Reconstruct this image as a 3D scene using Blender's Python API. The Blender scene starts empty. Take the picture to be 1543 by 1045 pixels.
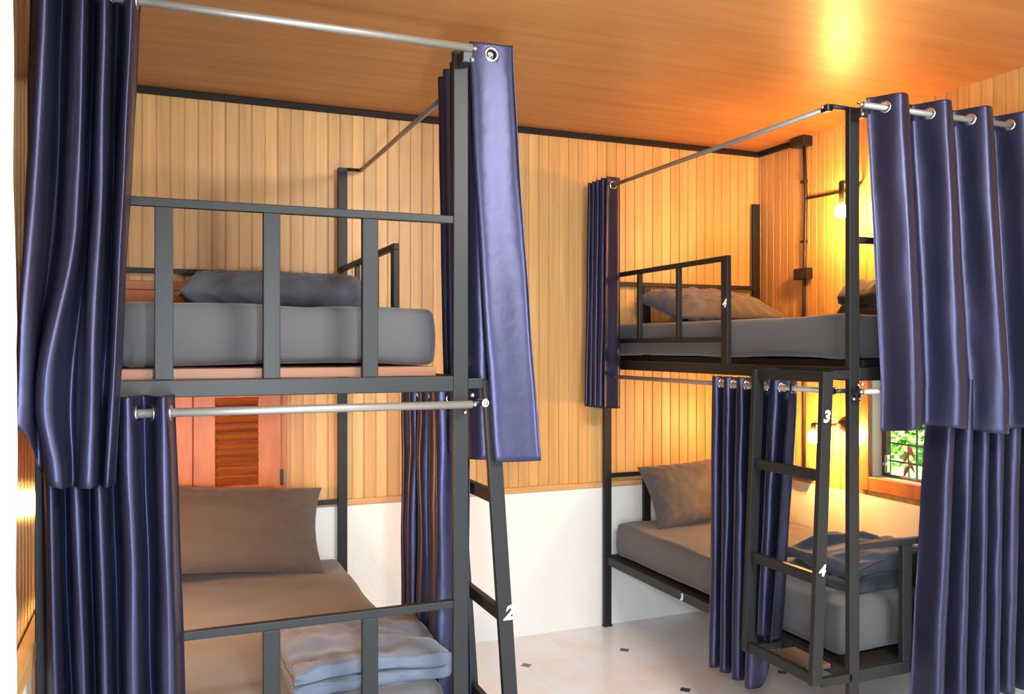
import bpy, bmesh, math, random
from mathutils import Vector, Matrix, noise as mnoise
random.seed(7)
PI = math.pi
C = bpy.context.scene.collection
V = Vector

# ------------------------------------------------------------------ materials
def new_mat(name):
    m = bpy.data.materials.new(name); m.use_nodes = True
    nt = m.node_tree
    return m, nt, nt.nodes['Principled BSDF']

def mat(name, col, rough=.5, metal=0., spec=.5, coat=0., sheen=0., bump=0., bscale=200., emis=None, estr=0.):
    m, nt, b = new_mat(name)
    b.inputs['Base Color'].default_value = (*col, 1)
    b.inputs['Roughness'].default_value = rough
    b.inputs['Metallic'].default_value = metal
    b.inputs['Specular IOR Level'].default_value = spec
    b.inputs['Coat Weight'].default_value = coat
    b.inputs['Sheen Weight'].default_value = sheen
    if emis:
        b.inputs['Emission Color'].default_value = (*emis, 1)
        b.inputs['Emission Strength'].default_value = estr
    if bump:
        tc = nt.nodes.new('ShaderNodeTexCoord')
        n = nt.nodes.new('ShaderNodeTexNoise'); n.inputs['Scale'].default_value = bscale
        n.inputs['Detail'].default_value = 3
        bp = nt.nodes.new('ShaderNodeBump'); bp.inputs['Strength'].default_value = bump
        bp.inputs['Distance'].default_value = .01
        nt.links.new(tc.outputs['Object'], n.inputs['Vector'])
        nt.links.new(n.outputs['Fac'], bp.inputs['Height'])
        nt.links.new(bp.outputs['Normal'], b.inputs['Normal'])
    return m

def wood(name, dark, light, stretch=(30, 30, 1.5), rough=.45, coat=0., plank=False, spec=.5, detail=4, coat_rough=.15):
    m, nt, b = new_mat(name)
    L = nt.links.new
    tc = nt.nodes.new('ShaderNodeTexCoord')
    mp = nt.nodes.new('ShaderNodeMapping'); mp.inputs['Scale'].default_value = stretch
    n = nt.nodes.new('ShaderNodeTexNoise'); n.inputs['Scale'].default_value = 1; n.inputs['Detail'].default_value = detail
    n.inputs['Distortion'].default_value = .4
    cr = nt.nodes.new('ShaderNodeValToRGB')
    cr.color_ramp.elements[0].position = .3; cr.color_ramp.elements[0].color = (*dark, 1)
    cr.color_ramp.elements[1].position = .7; cr.color_ramp.elements[1].color = (*light, 1)
    L(tc.outputs['Object'], mp.inputs['Vector'])
    if plank:
        at = nt.nodes.new('ShaderNodeAttribute'); at.attribute_name = 'plank'
        ad = nt.nodes.new('ShaderNodeVectorMath'); ad.operation = 'MULTIPLY_ADD'
        ad.inputs[1].default_value = (37, 53, 11)
        L(at.outputs['Color'], ad.inputs[0]); L(mp.outputs['Vector'], ad.inputs[2]); L(ad.outputs[0], n.inputs['Vector'])
    else:
        L(mp.outputs['Vector'], n.inputs['Vector'])
    L(n.outputs['Fac'], cr.inputs['Fac'])
    out = cr.outputs['Color']
    if plank:
        hs = nt.nodes.new('ShaderNodeHueSaturation')
        mr = nt.nodes.new('ShaderNodeMapRange'); mr.inputs['To Min'].default_value = .84; mr.inputs['To Max'].default_value = 1.12
        L(at.outputs['Fac'], mr.inputs['Value']); L(mr.outputs['Result'], hs.inputs['Value'])
        L(out, hs.inputs['Color']); out = hs.outputs['Color']
    L(out, b.inputs['Base Color'])
    b.inputs['Roughness'].default_value = rough
    b.inputs['Coat Weight'].default_value = coat
    b.inputs['Coat Roughness'].default_value = coat_rough
    b.inputs['Specular IOR Level'].default_value = spec
    bp = nt.nodes.new('ShaderNodeBump'); bp.inputs['Strength'].default_value = .08; bp.inputs['Distance'].default_value = .004
    L(n.outputs['Fac'], bp.inputs['Height']); L(bp.outputs['Normal'], b.inputs['Normal'])
    return m

M = {}
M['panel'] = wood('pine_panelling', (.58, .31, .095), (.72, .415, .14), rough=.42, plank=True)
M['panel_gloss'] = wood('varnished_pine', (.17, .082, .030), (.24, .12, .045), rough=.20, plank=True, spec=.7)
M['ceiling'] = wood('ceiling_laminate', (.42, .180, .055), (.53, .24, .075), stretch=(1.2, 16, 8), rough=.5, coat=.4, detail=5, coat_rough=.33)
M['trim_and_board_shade'] = mat('dark_moulding_and_board_shade', (.012, .008, .006), .6, spec=.25)  # moulding colour, also used as painted shade on the bed boards
M['trim_pine'] = wood('pine_trim', (.50, .27, .09), (.63, .36, .13), stretch=(2, 2, 25), rough=.4)
M['plaster'] = mat('white_plaster', (.80, .78, .72), .75, bump=.15, bscale=60)
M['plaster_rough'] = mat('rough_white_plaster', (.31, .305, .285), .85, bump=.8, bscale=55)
M['shutter'] = wood('red_shutter_wood', (.40, .105, .016), (.58, .19, .030), stretch=(14, 14, 3), rough=.4)
M['louver'] = wood('red_louver_wood', (.27, .062, .012), (.46, .13, .026), stretch=(4, 14, 40), rough=.42)
M['black'] = mat('charcoal_steel', (.013, .0133, .0125), .48, spec=.33)
M['rod'] = mat('pale_steel_rod', (.32, .305, .275), .40, metal=.6)
M['chrome'] = mat('bright_steel', (.78, .78, .78), .18, metal=1.)
M['rubber'] = mat('black_plastic', (.012, .012, .013), .35)
M['board'] = wood('bed_board', (.17, .058, .016), (.23, .085, .025), stretch=(3, 25, 20), rough=.5)
M['tread'] = wood('dark_tread_wood', (.10, .055, .03), (.16, .09, .05), stretch=(20, 3, 20), rough=.5)
M['white_paint'] = mat('white_paint', (.85, .85, .83), .6)
M['sheet'] = mat('grey_sheet', (.074, .070, .070), .85, sheen=.25, bump=.12, bscale=260)
M['pillowcase'] = mat('grey_pillowcase', (.088, .078, .074), .85, sheen=.25, bump=.12, bscale=240)
M['duvet'] = mat('blue_grey_duvet', (.105, .128, .17), .85, sheen=.25, bump=.1, bscale=240)
M['duvet_dark'] = mat('dark_navy_duvet', (.028, .032, .045), .85, sheen=.2, bump=.1, bscale=240)
M['conduit'] = mat('dark_conduit', (.03, .02, .015), .5)
M['bulb'] = mat('glowing_bulb', (1, .9, .7), .3, emis=(1, .47, .125), estr=560)
M['bulb_soft'] = mat('soft_glowing_bulb', (1, .9, .7), .3, emis=(1, .47, .125), estr=420)
M['brass'] = mat('lamp_cap_metal', (.25, .2, .14), .35, metal=.8)
M['frame_wood'] = wood('window_wood', (.36, .12, .035), (.52, .20, .06), stretch=(14, 14, 3), rough=.38)
M['sash_dark'] = wood('dark_sash_wood', (.05, .025, .015), (.08, .04, .02), rough=.45)
M['reveal'] = mat('cream_reveal', (.75, .70, .50), .7)
M['grille'] = mat('green_grille', (.10, .26, .19), .5)
M['leaf'] = mat('bright_leaf', (.30, .52, .09), .6)
M['leaf_dark'] = mat('mid_leaf', (.07, .20, .04), .6)
M['flower'] = mat('red_flower', (.55, .03, .02), .5)
M['lawn'] = mat('lawn', (.30, .50, .10), .9, bump=.5, bscale=40)
M['earth'] = mat('pale_path', (.7, .68, .6), .9)

def glass_mat():
    m, nt, b = new_mat('window_glass')
    b.inputs['Base Color'].default_value = (1, 1, 1, 1); b.inputs['Roughness'].default_value = 0.
    b.inputs['Transmission Weight'].default_value = 1.; b.inputs['IOR'].default_value = 1.02
    return m
M['glass'] = glass_mat()

def satin_mat():
    m, nt, b = new_mat('navy_satin')
    L = nt.links.new
    b.inputs['Base Color'].default_value = (.044, .044, .088, 1)
    b.inputs['Metallic'].default_value = .76
    b.inputs['Roughness'].default_value = .42
    b.inputs['Anisotropic'].default_value = .72
    b.inputs['Anisotropic Rotation'].default_value = .25
    tc = nt.nodes.new('ShaderNodeTexCoord')
    n = nt.nodes.new('ShaderNodeTexNoise'); n.inputs['Scale'].default_value = 16; n.inputs['Detail'].default_value = 2.5
    bp = nt.nodes.new('ShaderNodeBump'); bp.inputs['Strength'].default_value = .22; bp.inputs['Distance'].default_value = .010
    L(tc.outputs['Object'], n.inputs['Vector']); L(n.outputs['Fac'], bp.inputs['Height']); L(bp.outputs['Normal'], b.inputs['Normal'])
    tg = nt.nodes.new('ShaderNodeTangent'); tg.direction_type = 'UV_MAP'; tg.uv_map = 'weave'
    L(tg.outputs['Tangent'], b.inputs['Tangent'])
    return m
M['satin'] = satin_mat()

def floor_mat():
    m, nt, b = new_mat('cream_floor_tile')
    L = nt.links.new; N = nt.nodes.new
    tc = N('ShaderNodeTexCoord'); sp = N('ShaderNodeSeparateXYZ'); L(tc.outputs['Object'], sp.inputs[0])
    def math_(op, a, bb=None):
        n = N('ShaderNodeMath'); n.operation = op
        for i, q in enumerate((a, bb)):
            if q is None: continue
            if isinstance(q, (int, float)): n.inputs[i].default_value = q
            else: L(q, n.inputs[i])
        return n.outputs[0]
    def cell(ax, off, pitch):          # distance to nearest lattice line
        q = math_('ADD', sp.outputs[ax], -off + pitch * 100.5)
        q = math_('MODULO', q, pitch)
        return math_('ABSOLUTE', math_('SUBTRACT', q, pitch / 2))
    dx, dy = cell(0, 2.405, .6), cell(1, 4.175, .6)
    dot = math_('LESS_THAN', math_('ADD', dx, dy), .034)
    gx, gy = cell(0, 2.405, .3), cell(1, 4.175, .3)
    grout = math_('LESS_THAN', math_('MINIMUM', gx, gy), .0015)
    n = N('ShaderNodeTexNoise'); n.inputs['Scale'].default_value = 4.5; n.inputs['Detail'].default_value = 3
    L(tc.outputs['Object'], n.inputs['Vector'])
    cr = N('ShaderNodeValToRGB')
    cr.color_ramp.elements[0].position = .42; cr.color_ramp.elements[0].color = (.80, .80, .81, 1)
    cr.color_ramp.elements[1].position = .68; cr.color_ramp.elements[1].color = (.80, .72, .66, 1)
    L(n.outputs['Fac'], cr.inputs['Fac'])
    m1 = N('ShaderNodeMix'); m1.data_type = 'RGBA'; L(grout, m1.inputs[0]); L(cr.outputs[0], m1.inputs[6]); m1.inputs[7].default_value = (.70, .69, .68, 1)
    m2 = N('ShaderNodeMix'); m2.data_type = 'RGBA'; L(dot, m2.inputs[0]); L(m1.outputs[2], m2.inputs[6]); m2.inputs[7].default_value = (.06, .065, .07, 1)
    L(m2.outputs[2], b.inputs['Base Color'])
    b.inputs['Roughness'].default_value = .22
    return m
M['floor'] = floor_mat()

# ------------------------------------------------------------------ mesh helpers
def origin(o):
    v = V((0, 0, 0))
    while o is not None:
        v = v + o.location; o = o.parent
    return v

def nb():
    return bmesh.new()

def obj(name, bm, m, parent=None, smooth=False, loc=None, recalc=True):
    if loc is None:
        loc = origin(parent) if parent else V((0, 0, 0))
    loc = V(loc)
    bmesh.ops.translate(bm, verts=bm.verts, vec=-loc)
    if recalc: bmesh.ops.recalc_face_normals(bm, faces=bm.faces)
    me = bpy.data.meshes.new(name); bm.to_mesh(me); bm.free()
    if smooth:
        for p in me.polygons: p.use_smooth = True
    for q in (m if isinstance(m, (list, tuple)) else [m]): me.materials.append(q)
    o = bpy.data.objects.new(name, me); C.objects.link(o)
    if parent:
        o.parent = parent; o.location = loc - origin(parent)
    else: o.location = loc
    return o

def tag(o, label=None, cat=None, group=None, kind=None):
    if label: o['label'] = label
    if cat: o['category'] = cat
    if group: o['group'] = group
    if kind: o['kind'] = kind
    return o

def thing(name, label, cat, loc, group=None):
    o = bpy.data.objects.new(name, None); C.objects.link(o); o.location = loc
    o.empty_display_size = .1
    return tag(o, label, cat, group)

def box(bm, x0, x1, y0, y1, z0, z1, bev=0., mtx=None):
    r = bmesh.ops.create_cube(bm, size=1)
    vs = r['verts']
    cx, cy, cz = (x0+x1)/2, (y0+y1)/2, (z0+z1)/2
    for v in vs:
        v.co = V((cx+v.co.x*abs(x1-x0), cy+v.co.y*abs(y1-y0), cz+v.co.z*abs(z1-z0)))
        if mtx: v.co = mtx @ v.co
    if bev:
        es = list({e for v in vs for e in v.link_edges})
        bmesh.ops.bevel(bm, geom=es, offset=bev, segments=2, affect='EDGES', profile=.5)
    return vs

def hexa(bm, pts, bev=0.):
    """box from eight corners: bottom ring 4, top ring 4"""
    vs = [bm.verts.new(p) for p in pts]
    for f in ((0,1,2,3), (7,6,5,4), (0,4,5,1), (1,5,6,2), (2,6,7,3), (3,7,4,0)):
        bm.faces.new([vs[i] for i in f])
    if bev:
        es = list({e for v in vs for e in v.link_edges})
        bmesh.ops.bevel(bm, geom=es, offset=bev, segments=2, affect='EDGES', profile=.5)

def tube(bm, pts, r, n=12, cap=True):
    pts = [V(p) for p in pts]
    rings = []
    for i, p in enumerate(pts):
        d = (pts[min(i+1, len(pts)-1)] - pts[max(i-1, 0)]).normalized()
        a = d.orthogonal().normalized() if abs(d.z) > .9 else d.cross(V((0, 0, 1))).normalized()
        b = d.cross(a)
        rr = r[i] if isinstance(r, (list, tuple)) else r
        rings.append([bm.verts.new(p + a*math.cos(2*PI*k/n)*rr + b*math.sin(2*PI*k/n)*rr) for k in range(n)])
    for i in range(len(rings)-1):
        for k in range(n):
            bm.faces.new((rings[i][k], rings[i][(k+1) % n], rings[i+1][(k+1) % n], rings[i+1][k]))
    if cap:
        bm.faces.new(rings[0][::-1]); bm.faces.new(rings[-1])

def torus(bm, c, nrm, R, r, n=18, k=8):
    nrm = nrm.normalized(); a = nrm.orthogonal().normalized(); b = nrm.cross(a)
    g = []
    for i in range(n):
        t = 2*PI*i/n; d = a*math.cos(t) + b*math.sin(t)
        g.append([bm.verts.new(c + d*(R + r*math.cos(2*PI*j/k)) + nrm*r*math.sin(2*PI*j/k)*.7) for j in range(k)])
    for i in range(n):
        for j in range(k):
            bm.faces.new((g[i][j], g[(i+1) % n][j], g[(i+1) % n][(j+1) % k], g[i][(j+1) % k]))

def ball(bm, c, r, sz=1., seg=16):
    q = bmesh.ops.create_uvsphere(bm, u_segments=seg, v_segments=seg//2+2, radius=r)
    for v in q['verts']: v.co = V((v.co.x, v.co.y, v.co.z*sz)) + V(c)

def lathe(bm, c, prof, axis=V((0, 0, 1)), n=20):
    axis = axis.normalized(); a = axis.orthogonal().normalized(); b = axis.cross(a)
    rings = [[bm.verts.new(V(c) + axis*h + (a*math.cos(2*PI*k/n) + b*math.sin(2*PI*k/n))*r) for k in range(n)] for r, h in prof]
    for i in range(len(rings)-1):
        for k in range(n):
            bm.faces.new((rings[i][k], rings[i][(k+1) % n], rings[i+1][(k+1) % n], rings[i+1][k]))
    bm.faces.new(rings[0][::-1]); bm.faces.new(rings[-1])

def sstep(a, b, x):
    t = max(0., min(1., (x-a)/(b-a))); return t*t*(3-2*t)
def lerp(a, b, t): return a+(b-a)*t
def fbm(p, s=1.):
    return mnoise.noise(V(p)*s) + .5*mnoise.noise(V(p)*s*2.1+V((7, 3, 1)))

# ------------------------------------------------------------------ main dimensions (metres)
XL, XR = -.352, 3.681           # side walls
YB = 4.611                      # back wall
ZC, ZW = 2.992, .855            # ceiling, top of the white lower wall
YF = 1.0                        # front wall, the camera stands in its doorway

def struct(name, bm, m, parent=None, smooth=False, recalc=True):
    o = obj(name, bm, m, parent, smooth, recalc=recalc)
    if not parent: o['kind'] = 'structure'
    return o

# floor and ceiling
bm = nb(); box(bm, XL-.15, XR+.15, -1.6, YB+.15, -.1, 0); struct('floor', bm, M['floor'])
bm = nb(); box(bm, XL-.15, XR+.15, -.4, YB+.15, ZC, ZC+.12); struct('ceiling', bm, M['ceiling'])

def panelling(bm, axis, fixed, nrm, a0, a1, z0, z1, holes=(), pitch=.0655):
    """vertical tongue-and-groove boards; axis 'X' or 'Y' runs along the wall, nrm = sign of the room side"""
    col = bm.loops.layers.color.new('plank') if 'plank' not in bm.loops.layers.color else bm.loops.layers.color['plank']
    n = int((a1-a0)/pitch)+1
    def P(a, d, z):
        return V((a, fixed+nrm*d, z)) if axis == 'X' else V((fixed+nrm*d, a, z))
    for i in range(n):
        s = a0+i*pitch; e = min(s+pitch, a1)
        if e-s < .004: continue
        prof = [(s, -.006), (s+.0035, -.006), (s+.0065, 0), (s+.030, .0006), (e-.003, 0), (e-.0008, -.006)]
        prof = [(min(p, e), d) for p, d in prof]
        spans = [(z0, z1)]
        for h0, h1, hz0, hz1 in holes:
            if s+pitch*.5 > h0 and s+pitch*.5 < h1: spans = [(z0, hz0), (hz1, z1)]
        rv = random.random()
        for q0, q1 in spans:
            if q1-q0 < .01: continue
            zs = [q0, q1]
            g = [[bm.verts.new(P(p, d, z)) for z in zs] for p, d in prof]
            for k in range(len(g)-1):
                vs = (g[k][0], g[k+1][0], g[k+1][1], g[k][1])
                f = bm.faces.new(vs)
                for l in f.loops: l[col] = (rv, rv, rv, 1)
                f.normal_update()
                want = V((0, nrm, 0)) if axis == 'X' else V((nrm, 0, 0))
                if f.normal.dot(want) < 0: f.normal_flip()

# back wall: boards above, white plaster below, one window hole behind the shutters
SH = (-.29, .60, .89, 2.03)
bm = nb(); panelling(bm, 'X', YB, -1, XL, XR, ZW, ZC, [(SH[0]-.05, SH[1]-.045, SH[2], SH[3])])
wb = struct('wall_back', bm, M['panel'], recalc=False)
bm = nb(); box(bm, XL-.15, XR+.15, YB+.008, YB+.13, 0, ZC); obj('core', bm, M['plaster'], wb)
bm = nb(); box(bm, XL, XR, YB-.008, YB+.01, 0, ZW); obj('plaster_dado', bm, M['plaster'], wb)
# right wall with the garden window
WIN = (2.36, 3.64, .975, 1.95)
bm = nb(); panelling(bm, 'Y', XR, -1, .2, YB, ZW, ZC, [(WIN[0], WIN[1], WIN[2], WIN[3])])
wr = struct('wall_right', bm, M['panel'], recalc=False)
bm = nb()
box(bm, XR+.008, XR+.13, -.4, WIN[0], 0, ZC); box(bm, XR+.008, XR+.13, WIN[1], YB+.13, 0, ZC)
box(bm, XR+.008, XR+.13, WIN[0], WIN[1], 0, WIN[2]); box(bm, XR+.008, XR+.13, WIN[0], WIN[1], WIN[3], ZC)
obj('core', bm, M['reveal'], wr)
bm = nb(); box(bm, XR-.008, XR+.01, .2, YB-.008, 0, ZW+.01); obj('plaster_dado', bm, M['plaster'], wr)
# left wall
bm = nb(); panelling(bm, 'Y', XL, 1, YF, YB, ZW, ZC)
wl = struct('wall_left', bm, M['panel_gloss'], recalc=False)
bm = nb(); box(bm, XL-.13, XL-.008, -.4, YB+.13, 0, ZC); obj('core', bm, M['plaster'], wl)
bm = nb(); box(bm, XL-.01, XL+.022, YF, YB-.008, 0, ZW-.003); obj('plaster_dado', bm, M['plaster'], wl)
# front wall stub: the rough plaster edge of the doorway the picture is taken from
bm = nb()
ny, nz = 5, 90
def edge(z): return -.1515 + .0045*mnoise.noise(V((z*5, 1.3, 0))) + .0016*mnoise.noise(V((z*34, 5, 0))) - .004*sstep(1.2, 2.2, z)
g = []
for k in range(nz+1):
    z = ZC*k/nz; e = edge(z)
    g.append([bm.verts.new(p) for p in ((-1.2, YF, z), (-.6, YF, z), (e-.02, YF, z), (e-.004, YF+.003, z), (e, YF+.012, z), (e-.002, YF+.13, z), (-1.2, YF+.13, z))])
for k in range(nz):
    for j in range(6):
        bm.faces.new((g[k][j], g[k][j+1], g[k+1][j+1], g[k+1][j]))
    bm.faces.new((g[k][6], g[k][0], g[k+1][0], g[k+1][6]))
bm.faces.new(g[0][::-1]); bm.faces.new(g[-1])
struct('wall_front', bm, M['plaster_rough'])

# trims: dark moulding under the ceiling, pine bead on top of the white lower wall
bm = nb(); box(bm, XL+.001, XR-.001, YB-.028, YB-.002, ZC-.034, ZC-.001, .004); struct('trim_1', bm, M['trim_and_board_shade'])
bm = nb(); box(bm, XR-.028, XR-.002, 4.19, YB-.03, ZC-.034, ZC-.001, .004); struct('trim_2', bm, M['trim_and_board_shade'])
bm = nb(); box(bm, SH[1]+.02, XR-.002, YB-.022, YB-.001, ZW-.012, ZW+.022, .004); struct('trim_3', bm, M['trim_pine'])
bm = nb(); box(bm, XL+.002, XL+.040, YF+.2, YB-.03, ZW-.002, ZW+.05, .003); struct('trim_4', bm, M['trim_pine'])

# shuttered window in the back wall
bm = nb()
x0, x1, z0, z1 = SH
box(bm, x0-.05, x1+.012, YB-.012, YB+.02, z1-.045, z1, .003)
box(bm, x1-.018, x1+.012, YB-.016, YB+.02, z0-.03, z1-.045, .003)
box(bm, x0-.05, x0-.02, YB-.012, YB+.02, z0-.03, z1-.045, .003)
box(bm, x0-.02, x1-.018, YB-.012, YB+.02, z0-.03, z0, .003)
box(bm, x0-.02, x1-.018, YB-.002, YB+.012, z0, z1-.045)
w1 = struct('window_1', bm, M['shutter'])
for a, b in ((x0-.018, .1465), (.150, x1-.020)):
    bm = nb(); st = .105
    box(bm, a, a+st, YB-.040, YB-.006, z0+.003, z1-.048, .003)
    box(bm, b-st-.01, b, YB-.040, YB-.006, z0+.003, z1-.048, .003)
    for q0, q1 in ((z0+.003, z0+.10), (1.44, 1.54), (z1-.14, z1-.048)):
        box(bm, a+st, b-st-.01, YB-.037, YB-.009, q0, q1, .002)
    sl = obj('shutter_leaf', bm, M['shutter'], w1)
    bm = nb()
    for q0, q1 in ((z0+.10, 1.44), (1.54, z1-.14)):
        n = int((q1-q0)/.042)
        for k in range(n):
            zc = q0+(k+.5)*(q1-q0)/n
            mt = Matrix.Translation(V((0, YB-.022, zc))) @ Matrix.Rotation(.75, 4, 'X')
            box(bm, a+st-.004, b-st-.006, -.004, .004, -.026, .026, 0, mt)
    obj('louver_slats', bm, M['louver'], sl)
    for zc in (1.02, 1.85):
        bm = nb(); box(bm, (b-.006 if a > 0 else a-.012), (b+.012 if a > 0 else a+.006), YB-.046, YB-.036, zc-.04, zc+.04, .002)
        obj('hinge', bm, M['rubber'], sl)

# garden window in the right wall
y0, y1, z0, z1 = WIN
bm = nb(); cw = .078
for (a, b, c, d) in ((y0-cw, y0, z0-cw, z1+cw), (y1, y1+cw, z0-cw, z1+cw)): box(bm, XR-.022, XR+.012, a, b, c, d, .004)
for (c, d) in ((z0-cw, z0), (z1, z1+cw)): box(bm, XR-.022, XR+.012, y0, y1, c, d, .004)
w2 = struct('window_2', bm, M['frame_wood'])
bm = nb(); ym = 3.275
box(bm, XR+.075, XR+.115, y1-.032, y1-.001, z0+.001, z1-.001, .003); box(bm, XR+.075, XR+.115, y0+.001, y0+.032, z0+.001, z1-.001, .003)
box(bm, XR+.075, XR+.115, y0+.032, y1-.032, z0+.001, z0+.012, .003); box(bm, XR+.075, XR+.115, y0+.032, y1-.032, z1-.04, z1-.001, .003)
sash = obj('sash', bm, M['sash_dark'], w2)
bm = nb(); box(bm, XR+.03, XR+.11, ym-.028, ym+.012, z0+.012, z1-.04, .003); obj('mullion', bm, M['frame_wood'], w2)
bm = nb(); box(bm, XR+.093, XR+.097, y0+.03, y1-.03, z0+.01, z1-.03); obj('pane', bm, M['glass'], sash)
bm = nb(); gx = XR+.124
yy = y1-.20
while yy > y0: tube(bm, [(gx, yy, z0), (gx, yy, z1)], .006, 8); yy -= .21
zz = z0+.085
while zz < z1: tube(bm, [(gx, y0, zz), (gx, y1, zz)], .0055, 8); zz += .10
obj('security_grille', bm, M['grille'], w2)
bm = nb(); box(bm, XR+.05, XR+.075, y1-.055, y1-.033, 1.04, 1.055); box(bm, XR+.055, XR+.075, y1-.06, y1-.04, 1.0, 1.10, .003); obj('catch', bm, M['chrome'], w2)

# ------------------------------------------------------------------ bunk beds
def glyph(text, size, loc, right, up, parent, name='number', shear=.25):
    cu = bpy.data.curves.new('number', 'FONT'); cu.body = text; cu.size = size; cu.extrude = .0008; cu.offset = size*.035
    cu.shear = shear; cu.align_x = 'CENTER'; cu.align_y = 'CENTER'
    tmp = bpy.data.objects.new('number_curve', cu); C.objects.link(tmp)
    dg = bpy.context.evaluated_depsgraph_get(); dg.update()
    me = bpy.data.meshes.new_from_object(tmp.evaluated_get(dg))
    bpy.data.objects.remove(tmp); bpy.data.curves.remove(cu)
    r, u = V(right).normalized(), V(up).normalized(); n = r.cross(u)
    bm = nb(); bm.from_mesh(me); bpy.data.meshes.remove(me)
    for v in bm.verts: v.co = V(loc) + r*v.co.x + u*v.co.y + n*v.co.z
    o = obj(name, bm, M['white_paint'], parent, recalc=False)
    o['label'] = 'white painted number %s' % text
    return o

T = .025                      # half of the wide side of the flat tube; tubes are 50 x 25 mm
def build_bunk(label, xw, sg, W, y0, y1, zt, zr, zg, zl, zf, lad, guard_end, guard_st, stubs):
    """xw: line of the wall-side posts, sg: direction from the wall to the open side"""
    X = lambda u: xw+sg*u
    root = thing('bunk_bed', label, 'bunk bed', (X(W/2), (y0+y1)/2, 0))
    bl = M['black']
    def part(name, boxes, parent=root, m=bl, bev=.0025):
        bm = nb()
        for b in boxes:
            x0, x1 = sorted(b[0:2])
            box(bm, x0, x1, *b[2:], bev)
        return obj(name, bm, m, parent)
    h = .0125
    for u in (0, W):
        for y in (y0, y1):
            p = part('post', [(X(u)-T, X(u)+T, y-h, y+h, .006, zt)])
            part('foot_plate', [(X(u)-T-.004, X(u)+T+.004, y-h-.004, y+h+.004, 0, .012)], p)
    zh = zf+.005
    for y, upper, lower in ((y0, zg, zf), (y1, zg-.035, zh)):
        nm = 'foot' if y == y0 else 'head'
        part(nm+'_rail', [(X(0)+sg*T, X(W)-sg*T, y-h, y+h, zr-T, zr+T)])
        part(nm+'_rail', [(X(0)+sg*T, X(W)-sg*T, y-h, y+h, zl-T, zl+T)])
        part(nm+'_guard_rail', [(X(0)+sg*T, X(W)-sg*T, y-h, y+h, upper-h, upper+h)])
        part(nm+'_guard_rail', [(X(0)+sg*T, X(W)-sg*T, y-h, y+h, lower-h, lower+h)])
        for k in (.25, .5, .75):
            part('guard_stile', [(X(W*k)-T, X(W*k)+T, y-h, y+h, zr+T, upper-h)])
            part('guard_stile', [(X(W*k)-T, X(W*k)+T, y-h, y+h, zl+T, lower-h)])
    for u in (0, W):
        for z in (zr, zl):
            part('side_rail', [(X(u)-h, X(u)+h, y0+h, y1-h, z-T, z+T)])
    # side guard by the head, open side
    gr = []
    part('side_guard_rail', [(X(W)-h, X(W)+h, guard_end-T, y1-h, zg+.005-h, zg+.005+h)])
    part('side_guard_post', [(X(W)-h, X(W)+h, guard_end-T, guard_end+T, zr+T, zg+.005-h)])
    part('side_guard_rail', [(X(W)-h, X(W)+h, guard_end+T, y1-h, 1.735-h, 1.735+h)])
    for y in guard_st: part('side_guard_stile', [(X(W)-h, X(W)+h, y-h, y+h, 1.735+h, zg+.005-h)])
    # boards the mattresses lie on; shade under the mattress painted into the dark ones
    for z in (zr, zl):
        part('bed_board', [(X(.02), X(W-.075), y0+.02, y1-.02, z+T+.0005, z+T+.031)] if z > 1 else [(X(.02), X(W-.016), y0+.016, y1-.016, z+T-.02, z+T)], m=M['board'] if z > 1 and sg > 0 else M['trim_and_board_shade'], bev=.002)
    # ladder on the open side, leaning out towards its foot
    ut, ub, zt_, zb_, ly0, ly1 = lad
    lad_o = obj('ladder', _rail(X, W, sg, ut, ub, zt_, zb_, ly0), bl, root)
    lad_o.name = 'ladder'
    r2 = obj('ladder_rail', _rail(X, W, sg, ut, ub, zt_, zb_, ly1), bl, lad_o)
    def ux(z): return ut+(ub-ut)*(zt_-z)/(zt_-zb_)
    for z in (1.20, .803): part('rung', [(X(W+ux(z))-.0125, X(W+ux(z))+.0125, ly0+h, ly1-h, z-T+.004, z+T-.004)], lad_o)
    part('rung', [(X(W+ux(zb_))-h, X(W+ux(zb_))+h, ly0+h, ly1-h, zb_-.012, zb_+.03)], lad_o)
    if sg < 0: part('rung', [(X(W+ut)-h, X(W+ut)+h, ly0+h, ly1-h, zt_-.03, zt_+.012)], lad_o)
    for y in (ly0, ly1):
        part('ladder_bracket', [(X(W)+sg*T, X(W+ut)-sg*T, y-h, y+h, zr-T+.008, zr+T-.008)], lad_o)
        part('ladder_bracket', [(X(W)+sg*h, X(W+ub)-sg*T, y-h, y+h, zl-T+.008, zl+T-.008)], lad_o)
    part('ladder_tread', [(X(W)+sg*.014, X(W+ub)-sg*.014, ly0+.10, ly1-.095, zl+.0, zl+.018)], lad_o, M['tread'])
    # curtain rods
    def rod(p, q, r=.0125):
        bm = nb(); tube(bm, [p, q], r, 16); return obj('curtain_rod', bm, M['rod'], root, True)
    def clamp(parent, c, s=(.018, .022, .02), bolts=()):
        bm = nb(); box(bm, c[0]-s[0], c[0]+s[0], c[1]-s[1], c[1]+s[1], c[2]-s[2], c[2]+s[2], .004)
        obj('clamp', bm, M['rubber'], parent)
        for b in bolts:
            bm = nb(); ball(bm, b, .0075, 1, 12); obj('bolt', bm, M['chrome'], parent, True)
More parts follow.
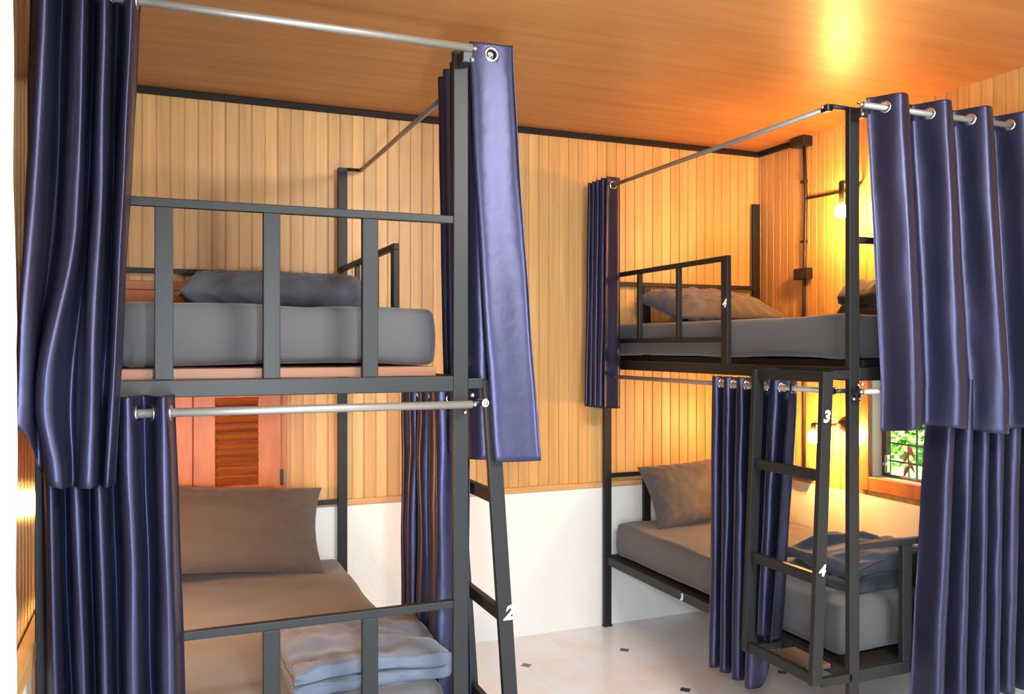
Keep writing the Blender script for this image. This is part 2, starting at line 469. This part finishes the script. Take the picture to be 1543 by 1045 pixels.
    for z, zz, uo in ((zt-.008, zt-.005, .10), (zr-.064, zr-.064, .085)):
        top = z > 2
        # along the foot end
        yr = y0-.072
        r_ = rod((X(-.01), yr, z), (X(W+.016), yr, z))
        clamp(r_, (X(W)+sg*.004, y0-.040, z-(.026 if top else 0)), (.018, .028, .020 if top else .010),
              [(X(W)+sg*.018, y0-.070, z-.036 if top else z+.03), (X(W+.026), yr, z), (X(W)+sg*.012, y0-.016, z-.028)])
        clamp(r_, (X(0), y0-.042, z-.012), (.018, .028, .02))
        # along the open side, carried on stubs
        xs = X(W+uo)
        r_ = rod((xs, y0-.012 if sg > 0 else y0+.02, zz), (xs, y1+.005, zz), .011)
        for yb in (y0, y1):
            bm = nb(); tube(bm, [(X(W)+sg*T, yb, zz), (xs, yb, zz)], .009, 12); obj('stub', bm, M['rubber'] if not top else M['black'], r_, True)
        if sg > 0:
            bm = nb(); torus(bm, V((xs, y0-.014, zz)), V((0, -1, 0)), .011, .0045); obj('end_ring', bm, M['chrome'], r_, True)
            bm = nb(); ball(bm, (xs, y0-.013, zz), .007, 1, 10); obj('bolt', bm, M['chrome'], r_, True)
        else:
            clamp(r_, (xs, y0+.03, zz), (.014, .02, .014), [(xs-.012, y0+.04, zz+.006), (xs+.012, y0+.012, zz+.008)])
            clamp(r_, (X(W)+.006, y0-.016, zz-.02), (.012, .012, .02), [(X(W)-.012, y0-.02, zz-.03), (X(W)+.012, y0-.022, zz-.03), (X(W)+.010, y0-.022, zz+.022)])
    return root, lad_o

def _rail(X, W, sg, ut, ub, zt_, zb_, y):
    bm = nb(); h = .0125
    pts = []
    for z, u in ((zb_-.012, ub), (zt_+.012, ut)):
        for dx, dy in ((-T, -h), (T, -h), (T, h), (-T, h)): pts.append((X(W+u)+dx, y+dy, z))
    hexa(bm, pts, .0025)
    return bm

LW = 1.190
bunkL, ladL = build_bunk('black steel bunk bed with number 2 on its ladder, near the doorway edge',
    -.290, 1, LW, 2.627, 4.569, 2.660, 1.581, 2.112, .40, .868, (.102, .185, 1.581, .41, 2.627, 3.03), 3.46, (4.19, 3.80), None)
RW = 1.112
bunkR, ladR = build_bunk('black steel bunk bed by the garden window, numbers 3 and 4 on its ladder',
    3.626, -1, RW, 2.583, 4.573, 2.640, 1.592, 2.122, .405, .912, (.130, .186, 1.592, .41, 2.583, 2.99), 3.392, (4.19, 3.795), None)
glyph('2', .064, (-.29+LW+.165, 2.627-.0145, .817), (1, 0, 0), (.07, 0, 1), ladL)
glyph('3', .062, (2.370, 2.583-.0145, 1.430), (1, 0, 0), (-.02, 0, 1), ladR)
glyph('4', .058, (2.348, 2.583-.0145, .838), (1, 0, 0), (-.02, 0, 1), ladR)
glyph('4', .055, (2.514-.0145, 3.388, 1.908), (0, -1, 0), (0, 0, 1), bunkR)
glyph('3', .050, (2.514-.0145, 3.75, .400), (0, -1, 0), (0, 0, 1), bunkR)

# ------------------------------------------------------------------ bedding
def mattress(label, x0, x1, y0, y1, z0, z1, seed, loc=None):
    bm = nb()
    nx, ny, nz = 26, 44, 10
    r = .028
    def shape(p):
        # rounded box of a soft mattress under a fitted sheet
        c = V((min(max(p.x, x0+r), x1-r), min(max(p.y, y0+r), y1-r), min(max(p.z, z0+r), z1-r)))
        d = p-c
        if d.length > 1e-6: p = c+d.normalized()*r
        u, w, t = (p.x-x0)/(x1-x0), (p.y-y0)/(y1-y0), (p.z-z0)/(z1-z0)
        corner = min(min(u, 1-u)*(x1-x0), .2)/.2 + min(min(w, 1-w)*(y1-y0), .2)/.2
        side = max(0, 1-corner)                # 1 at the corners
        ox = oy = 0
        if t < .5:                             # gathers near the lower corners
            gth = side*(1-t*2)
            s = .006*gth*math.sin((p.x+p.y)*230)
            ox += s*(1 if u > .5 else -1); oy += s*(1 if w > .5 else -1)
        bulge = .010*math.sin(PI*t)
        if u < .02: ox -= bulge
        if u > .98: ox += bulge
        if w < .02: oy -= bulge
        if w > .98: oy += bulge
        n = fbm((p.x+seed, p.y, p.z), 3.5)*.006 + mnoise.noise(V((p.x*9+seed, p.y*3, p.z*22)))*.003
        oz = n if t > .5 else (.010*(1-side)*sstep(.3, 0, t)*(.6+.8*mnoise.noise(V((p.x*3+seed, p.y*3, 0)))) if t < .1 else 0)
        if u < .02 or u > .98: ox += n*.8
        if w < .02 or w > .98: oy += n*.8
        return p+V((ox, oy, oz))
    def grid(fn, a, b):
        g = [[bm.verts.new(shape(fn(i/a, j/b))) for j in range(b+1)] for i in range(a+1)]
        for i in range(a):
            for j in range(b): bm.faces.new((g[i][j], g[i+1][j], g[i+1][j+1], g[i][j+1]))
    def e(t):                                  # denser near the edges
        return .5-.5*math.cos(PI*t) if True else t
    X = lambda t: lerp(x0, x1, e(t)); Y = lambda t: lerp(y0, y1, e(t)); Z = lambda t: lerp(z0, z1, e(t))
    grid(lambda a, b: V((X(a), Y(b), z1)), 60, 80); grid(lambda a, b: V((X(a), Y(b), z0)), 60, 80)
    grid(lambda a, b: V((X(a), y0, Z(b))), 60, 14); grid(lambda a, b: V((X(a), y1, Z(b))), 60, 14)
    grid(lambda a, b: V((x0, Y(a), Z(b))), 80, 14); grid(lambda a, b: V((x1, Y(a), Z(b))), 80, 14)
    bmesh.ops.remove_doubles(bm, verts=bm.verts, dist=.0006)
    o = obj('mattress', bm, M['sheet'], smooth=True, loc=((x0+x1)/2, (y0+y1)/2, z0))
    return tag(o, label, 'mattress', 'mattresses in grey fitted sheets')

mattress('mattress in a grey fitted sheet on the upper bunk of the left bed', -.11, .853, 2.755, 4.52, 1.638, 1.834, 1.)
mattress('mattress in a grey fitted sheet on the lower bunk of the left bed', -.15, .862, 2.70, 4.53, .427, .585, 2.)
mattress('mattress in a grey fitted sheet on the upper bunk of the far right bed', 2.545, 3.56, 2.66, 4.53, 1.649, 1.832, 3.)
mattress('mattress in a grey fitted sheet on the lower bunk of the far right bed', 2.560, 3.58, 2.70, 4.53, .432, .635, 4.)

def pillow(label, c, sx, sy, th, rot, seed, wr=.008, name='pillow', flat=.55, m='pillowcase', pw=3.2):
    """a stuffed pillow; rot = Matrix 3x3 applied to the flat shape (x width, y depth, z thickness)"""
    bm = nb(); n = 56
    def f(u, v, s):
        au, av = abs(u), abs(v)
        hgt = (max(0, 1-au**pw)**.55)*(max(0, 1-av**(3.2 if pw < 4 else 2.2))**.55)
        pin = 1-.07*(1-au**2)*av**2
        pin2 = 1-.09*(1-av**2)*au**2
        p = V((u*sx/2*pin2, v*sy/2*pin, s*th/2*hgt*(flat if s < 0 else 1)))
        k = mnoise.noise(V((u*4+seed, v*4, s)))*wr*1.2 + mnoise.noise(V((u*9+seed, v*7, s*2+3)))*wr*.7
        edge_ = max(au, av)
        rad = math.sin((math.atan2(v, u))*26+seed)*wr*.5*sstep(.55, .95, edge_)*(1-sstep(.97, 1, edge_))
        p.z += (k*hgt+rad)*s*min(1, hgt*3)
        return p
    g = {}
    for s in (1, -1):
        for i in range(n+1):
            for j in range(n+1):
                u, v = math.sin((i/n-.5)*PI), math.sin((j/n-.5)*PI)
                if s < 0 and (i in (0, n) or j in (0, n)): g[s, i, j] = g[1, i, j]; continue
                g[s, i, j] = bm.verts.new(rot @ f(u, v, s) + V(c))
        for i in range(n):
            for j in range(n): bm.faces.new((g[s, i, j], g[s, i+1, j], g[s, i+1, j+1], g[s, i, j+1]))
    o = obj(name, bm, M[m], smooth=True, loc=V(c)-V((0, 0, th/2)))
    return o
R3 = lambda ax, a: Matrix.Rotation(a, 3, ax)
tag(pillow('', (.33, 4.345, .812), .86, .46, .17, R3('Y', math.radians(4.5)) @ R3('X', math.radians(56)), 3.1), 'grey pillow leaning up against the head of the lower left bunk', 'pillow', 'grey pillows')
tag(pillow('', (2.985, 4.36, .822), .64, .40, .16, R3('Y', math.radians(-3)) @ R3('X', math.radians(58)), 5.7), 'grey pillow propped at the head of the lower right bunk beside the gathered curtain', 'pillow', 'grey pillows')
tag(pillow('', (3.05, 4.27, 1.932), .78, .46, .20, R3('Z', .05) @ R3('X', math.radians(16)), 9.2, wr=.016), 'crumpled grey pillow glowing in bulb light on the upper right bunk', 'pillow', 'grey pillows')

def folded(label, x0, x1, y0, y1, z0, layers, lt, seed, m, droop=.0, name='folded_duvet', flip=False):
    """a duvet folded in zigzag layers: a serpentine section in x-z, extruded along y"""
    bm = nb()
    path = []
    ht = lt*layers
    for k in range(layers):
        zc = z0+lt*(k+.5)
        xs = [lerp(x0+lt*.5, x1-lt*.5, t/30) for t in range(31)]
        if (k % 2) ^ flip: xs = xs[::-1]
        for x in xs: path.append(V((x, 0, zc)))
        if k < layers-1:
            xe = xs[-1]; s = 1 if xe > (x0+x1)/2 else -1
            for a in (30, 60, 90, 120, 150):
                q = math.radians(a); path.append(V((xe+s*math.sin(q)*lt*.5, 0, zc+lt*.5-math.cos(q)*lt*.5)))
    # thick ribbon outline
    th = lt*.485
    ny = 56
    prev = None
    L_ = len(path)
    rings = []
    for j in range(ny+1):
        v = j/ny; y = lerp(y0, y1, .5-.5*math.cos(PI*v))
        ed = math.sqrt(max(0, 1-abs(2*v-1)**6))
        row = []
        for side in (1, -1):
            rng = range(L_) if side > 0 else range(L_-1, -1, -1)
            for i in rng:
                p = path[i]; d = (path[min(i+1, L_-1)]-path[max(i-1, 0)]).normalized()
                nrm = V((-d.z, 0, d.x))
                t_ = th*(.35+.65*ed)
                if i < 2 or i > L_-3: t_ *= .75
                q = p+nrm*side*t_; q.y = y
                hz = (q.z-z0)/ht
                q.x += .018*mnoise.noise(V((seed, y*4, hz*2)))*hz
                w = mnoise.noise(V((q.x*5+seed, y*5, hz*3)))*.022 + mnoise.noise(V((q.x*15+seed, y*9+hz*9, hz*4)))*.009 + abs(mnoise.noise(V((q.x*6+y*10+seed, y*4, hz*5))))*.026 - abs(mnoise.noise(V((q.x*11-y*7+seed, y*5, hz*3+4))))*.014
                q.z = z0+max(.001, (q.z-z0)*(1+(droop*(sstep(0, .5, min((q.x-x0)/(x1-x0), 1-(q.x-x0)/(x1-x0)))-.5)))+w*hz)
                q.y += mnoise.noise(V((q.x*6+seed, hz*7, v*2)))*.018 + abs(mnoise.noise(V((q.x*9+hz*8+seed, hz*9, 2))))*.014
                row.append(q)
        rings.append([bm.verts.new(q) for q in row])
    K = len(rings[0])
    for j in range(ny):
        for i in range(K): bm.faces.new((rings[j][i], rings[j][(i+1) % K], rings[j+1][(i+1) % K], rings[j+1][i]))
    # close both ends with a strip between the two sides of the ribbon
    for ring in (rings[0], rings[-1]):
        for i in range(L_-1):
            bm.faces.new((ring[i], ring[i+1], ring[K-2-i], ring[K-1-i]))
    o = obj(name, bm, M[m], smooth=True, loc=((x0+x1)/2, (y0+y1)/2, z0))
    return tag(o, label, 'duvet', 'folded duvets')
folded('blue-grey folded duvet at the foot of the lower left bunk', .36, .905, 2.735, 3.25, .580, 2, .050, 2.2, 'duvet', .25)
tag(pillow('', (.515, 4.15, 1.945), .88, .36, .21, R3('Z', -.01), 12.4, wr=.020, name='rolled_duvet', flat=.9, m='duvet', pw=9), 'crumpled grey duvet rolled up at the head of the upper left bunk', 'duvet', 'folded duvets')
folded('dark navy folded duvet at the foot of the lower right bunk', 2.70, 3.34, 2.80, 3.22, .640, 2, .07, 8.3, 'duvet_dark', .35)
folded('dark folded duvet on the upper right bunk beside the hanging curtain', 3.30, 3.56, 3.05, 3.54, 1.836, 2, .085, 4.4, 'duvet_dark', .6)

# ------------------------------------------------------------------ curtains
def interp(xs, ys, x):
    if x <= xs[0]: return ys[0]
    for i in range(len(xs)-1):
        if x <= xs[i+1]: return lerp(ys[i], ys[i+1], (x-xs[i])/(xs[i+1]-xs[i]))
    return ys[-1]

def curtain(label, axis, perp, zr, top, bot, amp_t, amp_b, sgn, ztop, zhem, disp=None, seed=0., per=18, nv=64, hemn=.006, group='navy satin bunk curtains', wr=.006, lift=1.0, ringed=True, loop=.20, bias=.62):
    """axis: direction of the rod; perp: its cross coordinate; top/bot: positions of the fold crests along the rod.
    sgn: which way the first crest bends."""
    def seq(a):
        return a
    nE = len(top)
    def amp(a, i): return a[i] if isinstance(a, (list, tuple)) else a
    us = []
    for i in range(nE-1):
        for k in range(per): us.append(i+k/per)
    us.append(nE-1)
    ts = [0]
    t = 0
    Ht = ztop-zhem(0) if callable(zhem) else ztop-zhem
    for k in range(12): ts.append((k+1)*.007/1.3)          # fine rows round the grommets
    rest = nv
    for k in range(1, rest+1): ts.append(lerp(12*.007/1.3, 1, k/rest))
    def base(u, t):
        i = min(int(u), nE-2); f = u-i
        fl = f+loop*math.sin(2*PI*f)                       # loops: the cloth turns in round crests
        if axis == 'X':                                    # room-side crests wide, wall-side creases narrow
            near1 = (i % 2 == 0) == (sgn > 0)
            q = f*f if near1 else 1-(1-f)**2
            fl = lerp(fl, q, bias)
        w = t**lift
        ft = lerp(f, fl, .45+.55*sstep(0, .12, t))
        st = lerp(top[i], top[i+1], ft); sb = lerp(bot[i], bot[i+1], fl)
        s = lerp(st, sb, w)
        c = (1-math.cos(PI*f))/2
        a0 = lerp(amp(amp_t, i), amp(amp_b, i), w)*(1 if i % 2 == 0 else -1)
        a1 = lerp(amp(amp_t, i+1), amp(amp_b, i+1), w)*(1 if (i+1) % 2 == 0 else -1)
        pz = sgn*lerp(a0, a1, c)
        zh = zhem(u/(nE-1)) if callable(zhem) else zhem
        z = lerp(ztop, zh, t)
        fade = sstep(.0, .25, t)
        n1 = mnoise.noise(V((u*.9+seed, t*2.2, seed)))*.015*fade*t
        n2 = mnoise.noise(V((u*2.3+seed, t*4.5, 3+seed)))*wr*fade
        s += n1*.7 + .5*n2; pz += n1*.6+n2
        z += hemn*mnoise.noise(V((u*1.3+seed, 0, 9)))*t
        ds = dp = dz = 0
        if disp: ds, dp, dz = disp(u/(nE-1), t)
        s += ds; pz += dp; z += dz
        return V((s, perp+pz, z)) if axis == 'X' else V((perp+pz, s, z))
    # grommets sit where the cloth crosses the rod
    rings = []
    if ringed:
        for i in range(nE-1):
            u = i+.5; tr = (ztop-zr)/Ht
            p = base(u, tr); q = base(u+.04, tr)-base(u-.04, tr)
            nrm = q.cross(V((0, 0, 1))).normalized()
            rings.append((V((p.x, p.y, zr)) if True else p, nrm))
    bm = nb()
    uvl = bm.loops.layers.uv.new('weave')
    g = [[bm.verts.new(base(u, t)) for t in ts] for u in us]
    for i in range(len(us)-1):
        for j in range(len(ts)-1):
            f = bm.faces.new((g[i][j], g[i+1][j], g[i+1][j+1], g[i][j+1]))
            for l, (a_, b_) in zip(f.loops, ((i, j), (i+1, j), (i+1, j+1), (i, j+1))): l[uvl].uv = (us[a_]*.1, -ts[b_])
    kill = []
    for f in bm.faces:
        c = f.calc_center_median()
        for p, nrm in rings:
            if (c-p).length < .0185: kill.append(f); break
    bmesh.ops.delete(bm, geom=kill, context='FACES')
    root_loc = V((sum(top)/nE, perp, ztop)) if axis == 'X' else V((perp, sum(top)/nE, ztop))
    o = obj('curtain', bm, M['satin'], smooth=True, loc=root_loc, recalc=False)
    md = o.modifiers.new('thickness', 'SOLIDIFY'); md.thickness = .0016; md.offset = 0
    for p, nrm in rings:
        bm = nb(); torus(bm, p, nrm, .0205, .0042); obj('grommet', bm, M['chrome'], o, True)
    return tag(o, label, 'curtain', group)

def spread(a, b, n, j=0., seed=0):
    r = random.Random(seed)
    return [lerp(a, b, i/(n-1)) + (r.uniform(-j, j) if 0 < i < n-1 else 0) for i in range(n)]

# left bunk, foot end, upper
def dA(u, t):
    k = sstep(.5, .82, t)*(1-.75*sstep(.84, 1, t))
    return (-.045*k*math.exp(-((u-.36)/.13)**2), -.085*sstep(.35, .78, t), 0)
curtain('long navy satin curtain hanging at the top left, nearest the doorway edge', 'X', 2.627-.072, 2.652,
    [-.324, -.280, -.246, -.189, -.170, -.140, -.110, -.072, -.051],
    [-.340, -.330, -.285, -.237, -.205, -.165, -.148, -.127, -.115], .052, .026, 1, 2.697,
    lambda u: 1.335 + .115*sstep(.26, .10, u)+.055*sstep(.42, .2, u), dA, 1.3, hemn=.004)
# left bunk, foot end, lower
curtain('navy satin curtain at the bottom left, below the long upper curtain', 'X', 2.627-.072, 1.517,
    [-.300, -.27, -.245, -.215, -.19, -.16, -.13, -.085, -.045, .005, .036],
    [-.289, -.245, -.219, -.167, -.149, -.122, -.094, -.062, -.010, .036, .085], .048, .055, 1, 1.565, .16, None, 4.1)
# left bunk, open side, upper: bunched by the near post, its first panel facing the doorway
def dC(u, t):
    k = t**1.3*sstep(.30, .02, u)
    return (0, .085*k, -.005*t)
curtain('navy satin curtain beside the near post and ladder of the left bunk', 'Y', 1.000, 2.655,
    [2.606, 2.582, 2.73, 2.76, 2.82, 2.86, 2.90, 2.94, 2.99],
    [2.598, 2.570, 2.76, 2.78, 2.82, 2.84, 2.87, 2.89, 2.91], [.075, .068, .075, .075, .07, .075, .07, .07, .06], [.075, .105, .06, .07, .06, .07, .06, .06, .06], -1, 2.690, 1.328, dC, 7.7, wr=.005)
# left bunk, open side, lower
curtain('blue satin curtain hanging low behind the near post of the left bunk', 'Y', .985, 1.517,
    [2.890, 2.855, 2.98, 3.05, 3.12, 3.22, 3.27, 3.32, 3.37, 3.42],
    [2.890, 2.850, 3.00, 3.07, 3.14, 3.24, 3.29, 3.34, 3.39, 3.43], [.055, .058, .05, .05, .05, .05, .05, .05, .05, .05], [.060, .060, .05, .05, .05, .05, .05, .05, .05, .05], -1, 1.560, .20, lambda u, t: (0, -.030, 0), 9.4, wr=.010)
# right bunk, open side, upper, at the head
curtain('narrow navy curtain gathered at the head of the right bunk against the panelled wall', 'Y', 2.414, 2.635,
    [4.30, 4.335, 4.37, 4.40, 4.43, 4.455, 4.48, 4.505, 4.53, 4.555],
    [4.29, 4.33, 4.37, 4.40, 4.43, 4.455, 4.48, 4.505, 4.53, 4.56], .052, .062, -1, 2.680, 1.345, lambda u, t: (0, -.012*t, 0), 2.9, wr=.003)
# right bunk, open side, lower, behind the ladder
curtain('navy satin curtain behind the ladder of the right bunk', 'Y', 2.443, 1.528,
    [2.80, 2.87, 2.93, 2.99, 3.05, 3.11, 3.16, 3.21, 3.255, 3.30, 3.345, 3.39],
    [2.92, 2.97, 3.01, 3.05, 3.09, 3.14, 3.19, 3.235, 3.28, 3.32, 3.36, 3.40], .038, .044, -1, 1.562, lambda u: .19+.258*sstep(.31, .21, u), None, 6.2, wr=.006)
# right bunk, foot end, upper
curtain('wide navy curtain at the top right with four rings showing on its rod', 'X', 2.583-.072, 2.632,
    [2.561, 2.645, 2.803, 2.880, 3.031, 3.105, 3.264, 3.33, 3.480, 3.52, 3.62],
    [2.556, 2.615, 2.785, 2.850, 3.027, 3.09, 3.239, 3.30, 3.40, 3.45, 3.52], [.048]+[.055]*10, .055, 1, 2.680, lambda u: 1.374+.02*math.sin(u*9), lambda u, t: (0, -.085*min(1, t*1.15), 0), 3.8, wr=.005, loop=.04, bias=.1)
# right bunk, foot end, lower
curtain('navy satin curtain at the bottom right, below the wide upper curtain', 'X', 2.583-.072, 1.528,
    [2.890, 2.925, 2.99, 3.022, 3.08, 3.112, 3.17, 3.202, 3.26, 3.292, 3.37, 3.41, 3.50, 3.54],
    [2.795, 2.835, 2.93, 2.965, 3.04, 3.075, 3.125, 3.16, 3.21, 3.245, 3.32, 3.36, 3.47, 3.53], .050, .056, 1, 1.568, .265, None, 8.8, wr=.007)

# ------------------------------------------------------------------ lamps and conduit on the walls
def wall_lamp(label, bulb, mount, kind, rad=.036):
    """bulb, mount: world points; mount lies on the wall"""
    b, mpt = V(bulb), V(mount)
    root = thing('wall_lamp', label, 'lamp', mpt)
    inward = V((-1 if mpt.x > 1 else 1, 0, 0))
    bm = nb()
    if kind == 'conduit':
        p = [mpt+inward*.012, V((mpt.x, b.y+.05, mpt.z-.01))+inward*.012, V((mpt.x, b.y+.015, mpt.z+.01))+inward*.03, V((b.x, b.y, mpt.z+.004))]
        tube(bm, p, [.008, .008, .009, .012], 10)
    else:
        lathe(bm, mpt, [(.046, 0), (.046, .008), (.02, .05), (.012, .06)], inward, 20)
        tube(bm, [mpt+inward*.03, mpt+inward*.05+V((0, .06, -.006)), V((b.x, b.y, b.z+.075))], [.014, .009, .011], 10)
    obj('arm', bm, M['conduit'], root, True)
    zt = mpt.z+.004 if kind == 'conduit' else b.z+.075
    bm = nb(); lathe(bm, (b.x, b.y, b.z+rad*.8), [(.010, 0), (.014, .01), (.015, max(.03, zt-b.z-rad*.8)), (.012, max(.036, zt-b.z-rad*.8+.006))]); obj('lamp_holder', bm, M['conduit'], root, True)
    bm = nb(); ball(bm, b, rad, 1.08, 20); obj('bulb', bm, M['bulb_soft' if mpt.x < 1 else 'bulb'], root, True)
    return root
wall_lamp('lit bare bulb on a wall arm above the upper right bunk', (3.500, 3.676, 2.455), (XR-.002, 4.142, 2.612), 'conduit')
wall_lamp('lit bare bulb on a short bracket over the lower right bunk', (3.500, 3.895, 1.178), (XR-.002, 3.830, 1.250), 'bracket')
wall_lamp('lit bulb on the left wall behind the lower left curtain', (XL+.16, 3.55, 1.13), (XL+.002, 3.25, 1.25), 'bracket')

cx_ = XR-.012
cd = thing('electrical_conduit', 'dark vertical conduit with boxes on the right wall between corner and window', 'conduit', (cx_, 4.165, .95))
bm = nb(); tube(bm, [(cx_, 4.165, .93), (cx_, 4.165, 2.16), (cx_, 4.150, 2.60), (cx_, 4.165, ZC-.04)], .0105, 12); obj('pipe', bm, M['conduit'], cd, True)
bm = nb(); box(bm, XR-.075, XR-.002, 4.10, 4.22, ZC-.062, ZC-.004, .006); obj('junction_box', bm, M['rubber'], cd)
bm = nb(); box(bm, XR-.05, XR-.002, 4.10, 4.22, 2.115, 2.185, .005); obj('switch_box', bm, M['rubber'], cd)
bm = nb(); box(bm, XR-.05, XR-.002, 4.09, 4.23, .885, .945, .005); obj('socket_box', bm, M['conduit'], cd)
for zc in (2.72, 2.35, 1.5):
    bm = nb(); box(bm, XR-.026, XR-.002, 4.165-.022, 4.165+.022, zc-.008, zc+.008, .002); obj('pipe_clip', bm, M['conduit'], cd)

# ------------------------------------------------------------------ garden outside the window
bm = nb(); box(bm, XR+.16, XR+14, -4, 14, -.45, -.15); tag(obj('garden_ground', bm, M['lawn']), kind='structure')
def bush(name, label, c, r, n, m, seed, size=.09, cat='shrub'):
    rr = random.Random(seed); bm = nb(); c = V(c)
    for _ in range(n):
        d = V((rr.gauss(0, 1), rr.gauss(0, 1), abs(rr.gauss(0, 1)))).normalized()
        p = c+V((d.x*r, d.y*r, d.z*r*1.1))*rr.uniform(.55, 1)
        a = V((rr.uniform(-1, 1), rr.uniform(-1, 1), rr.uniform(-.6, .8))).normalized(); b = a.orthogonal().normalized()
        s = size*rr.uniform(.7, 1.3)
        vs = [bm.verts.new(p+q) for q in (a*-s, b*s*.35, a*s+V((0, 0, -s*.25)), b*-s*.35)]
        bm.faces.new(vs)
    tube(bm, [c+V((0, 0, -.15-c.z-.05)), c+V((0, 0, r*.3))], .02, 6)
    return tag(obj(name, bm, M[m], loc=(c.x, c.y, -.15)), label, cat)
bush('garden_shrub', 'low bright green shrub outside the window, at the left of the view', (5.6, 5.2, .05), .45, 900, 'leaf', 1)
bush('garden_shrub', 'bright green shrub outside the window, behind the red flowers', (7.1, 5.6, .05), .55, 1100, 'leaf', 2)
bush('garden_shrub', 'tall pale green shrub outside, at the top of the window view', (8.2, 7.0, .4), 1.1, 2200, 'leaf', 3, .12)
bush('garden_shrub', 'dark leafed shrub outside, half hidden by the window frame', (4.6, 4.7, .1), .22, 240, 'leaf_dark', 4, .07)
def heliconia(label, x, y, h, seed, lean):
    root = thing('garden_flower', label, 'flower', (x, y, -.15))
    bm = nb(); tip = V((x+lean[0], y+lean[1], h))
    tube(bm, [(x, y, -.16), (x+lean[0]*.4, y+lean[1]*.4, h*.5), tip], [.008, .007, .006], 6); obj('stem', bm, M['leaf_dark'], root, True)
    bm = nb()
    for k in range(4):
        p = tip+V((0, 0, -.045*k)); s = 1 if k % 2 else -1
        lathe(bm, p, [(.004, 0), (.016, .025), (.010, .06), (.002, .10)], V((.1, s*.5, -.9)), 8)
    obj('bloom', bm, M['flower'], root, True)
    bm = nb(); rr = random.Random(seed)
    for k in range(5):
        a = rr.uniform(0, 6.28); d = V((math.cos(a), math.sin(a), .5)); q = V((x, y, h*.55+.05*k))
        w = d.cross(V((0, 0, 1))).normalized()*.045
        vs = [bm.verts.new(t) for t in (q, q+d*.09+w, q+d*.20-V((0, 0, .06)), q+d*.09-w)]
        bm.faces.new(vs)
    obj('leaves', bm, M['leaf_dark'], root)
heliconia('red hanging flower outside the window, left one of two', 4.55, 4.150, 1.05, 1, (.0, .037))
heliconia('red hanging flower outside the window, right one of two', 5.05, 4.46, .985, 2, (.0, .022))

# ------------------------------------------------------------------ lights
def area(name, loc, target, sx, sy, power, col):
    l = bpy.data.lights.new(name, 'AREA'); l.shape = 'RECTANGLE'; l.size = sx; l.size_y = sy; l.energy = power; l.color = col
    o = bpy.data.objects.new(name, l); C.objects.link(o); o.location = loc
    o.rotation_euler = (V(target)-V(loc)).to_track_quat('-Z', 'Y').to_euler()
    return o
area('ceiling_lamp', (1.9, .55, 2.95), (1.5, 2.2, 0), .9, .5, 105, (1, .96, .90))
area('low_doorway_daylight', (.10, -.35, .95), (.9, 3.2, .3), .4, .8, 32, (.50, .72, 1))
area('camera_flash', (.36, .55, 1.66), (.9, 4, 1.4), .12, .12, 22, (1, .98, .95))  # unseen small flash beside the camera, throws the hard stile shadows
sun = bpy.data.lights.new('sun', 'SUN'); sun.energy = 12; sun.angle = .01; sun.color = (1, .96, .85)
so = bpy.data.objects.new('sun', sun); C.objects.link(so)
so.rotation_euler = V((.55, -.25, -.8)).to_track_quat('-Z', 'Y').to_euler()

w = bpy.data.worlds.new('World'); bpy.context.scene.world = w; w.use_nodes = True
bg = w.node_tree.nodes['Background']; bg.inputs['Color'].default_value = (.56, .77, 1, 1); bg.inputs['Strength'].default_value = 1.25

# ------------------------------------------------------------------ camera
cam = bpy.data.cameras.new('camera'); co = bpy.data.objects.new('camera', cam); C.objects.link(co)
cam.sensor_fit = 'HORIZONTAL'; cam.sensor_width = 36; cam.lens = 36*1281.74/1543; cam.clip_start = .05
co.location = (0, 0, 1.7); co.rotation_euler = (PI/2, 0, -.3913)
sc = bpy.context.scene; sc.camera = co
sc.view_settings.view_transform = 'Standard'; sc.view_settings.look = 'None'
sc.view_settings.exposure = 0.78; sc.view_settings.gamma = 1; sc.view_settings.use_curve_mapping = False
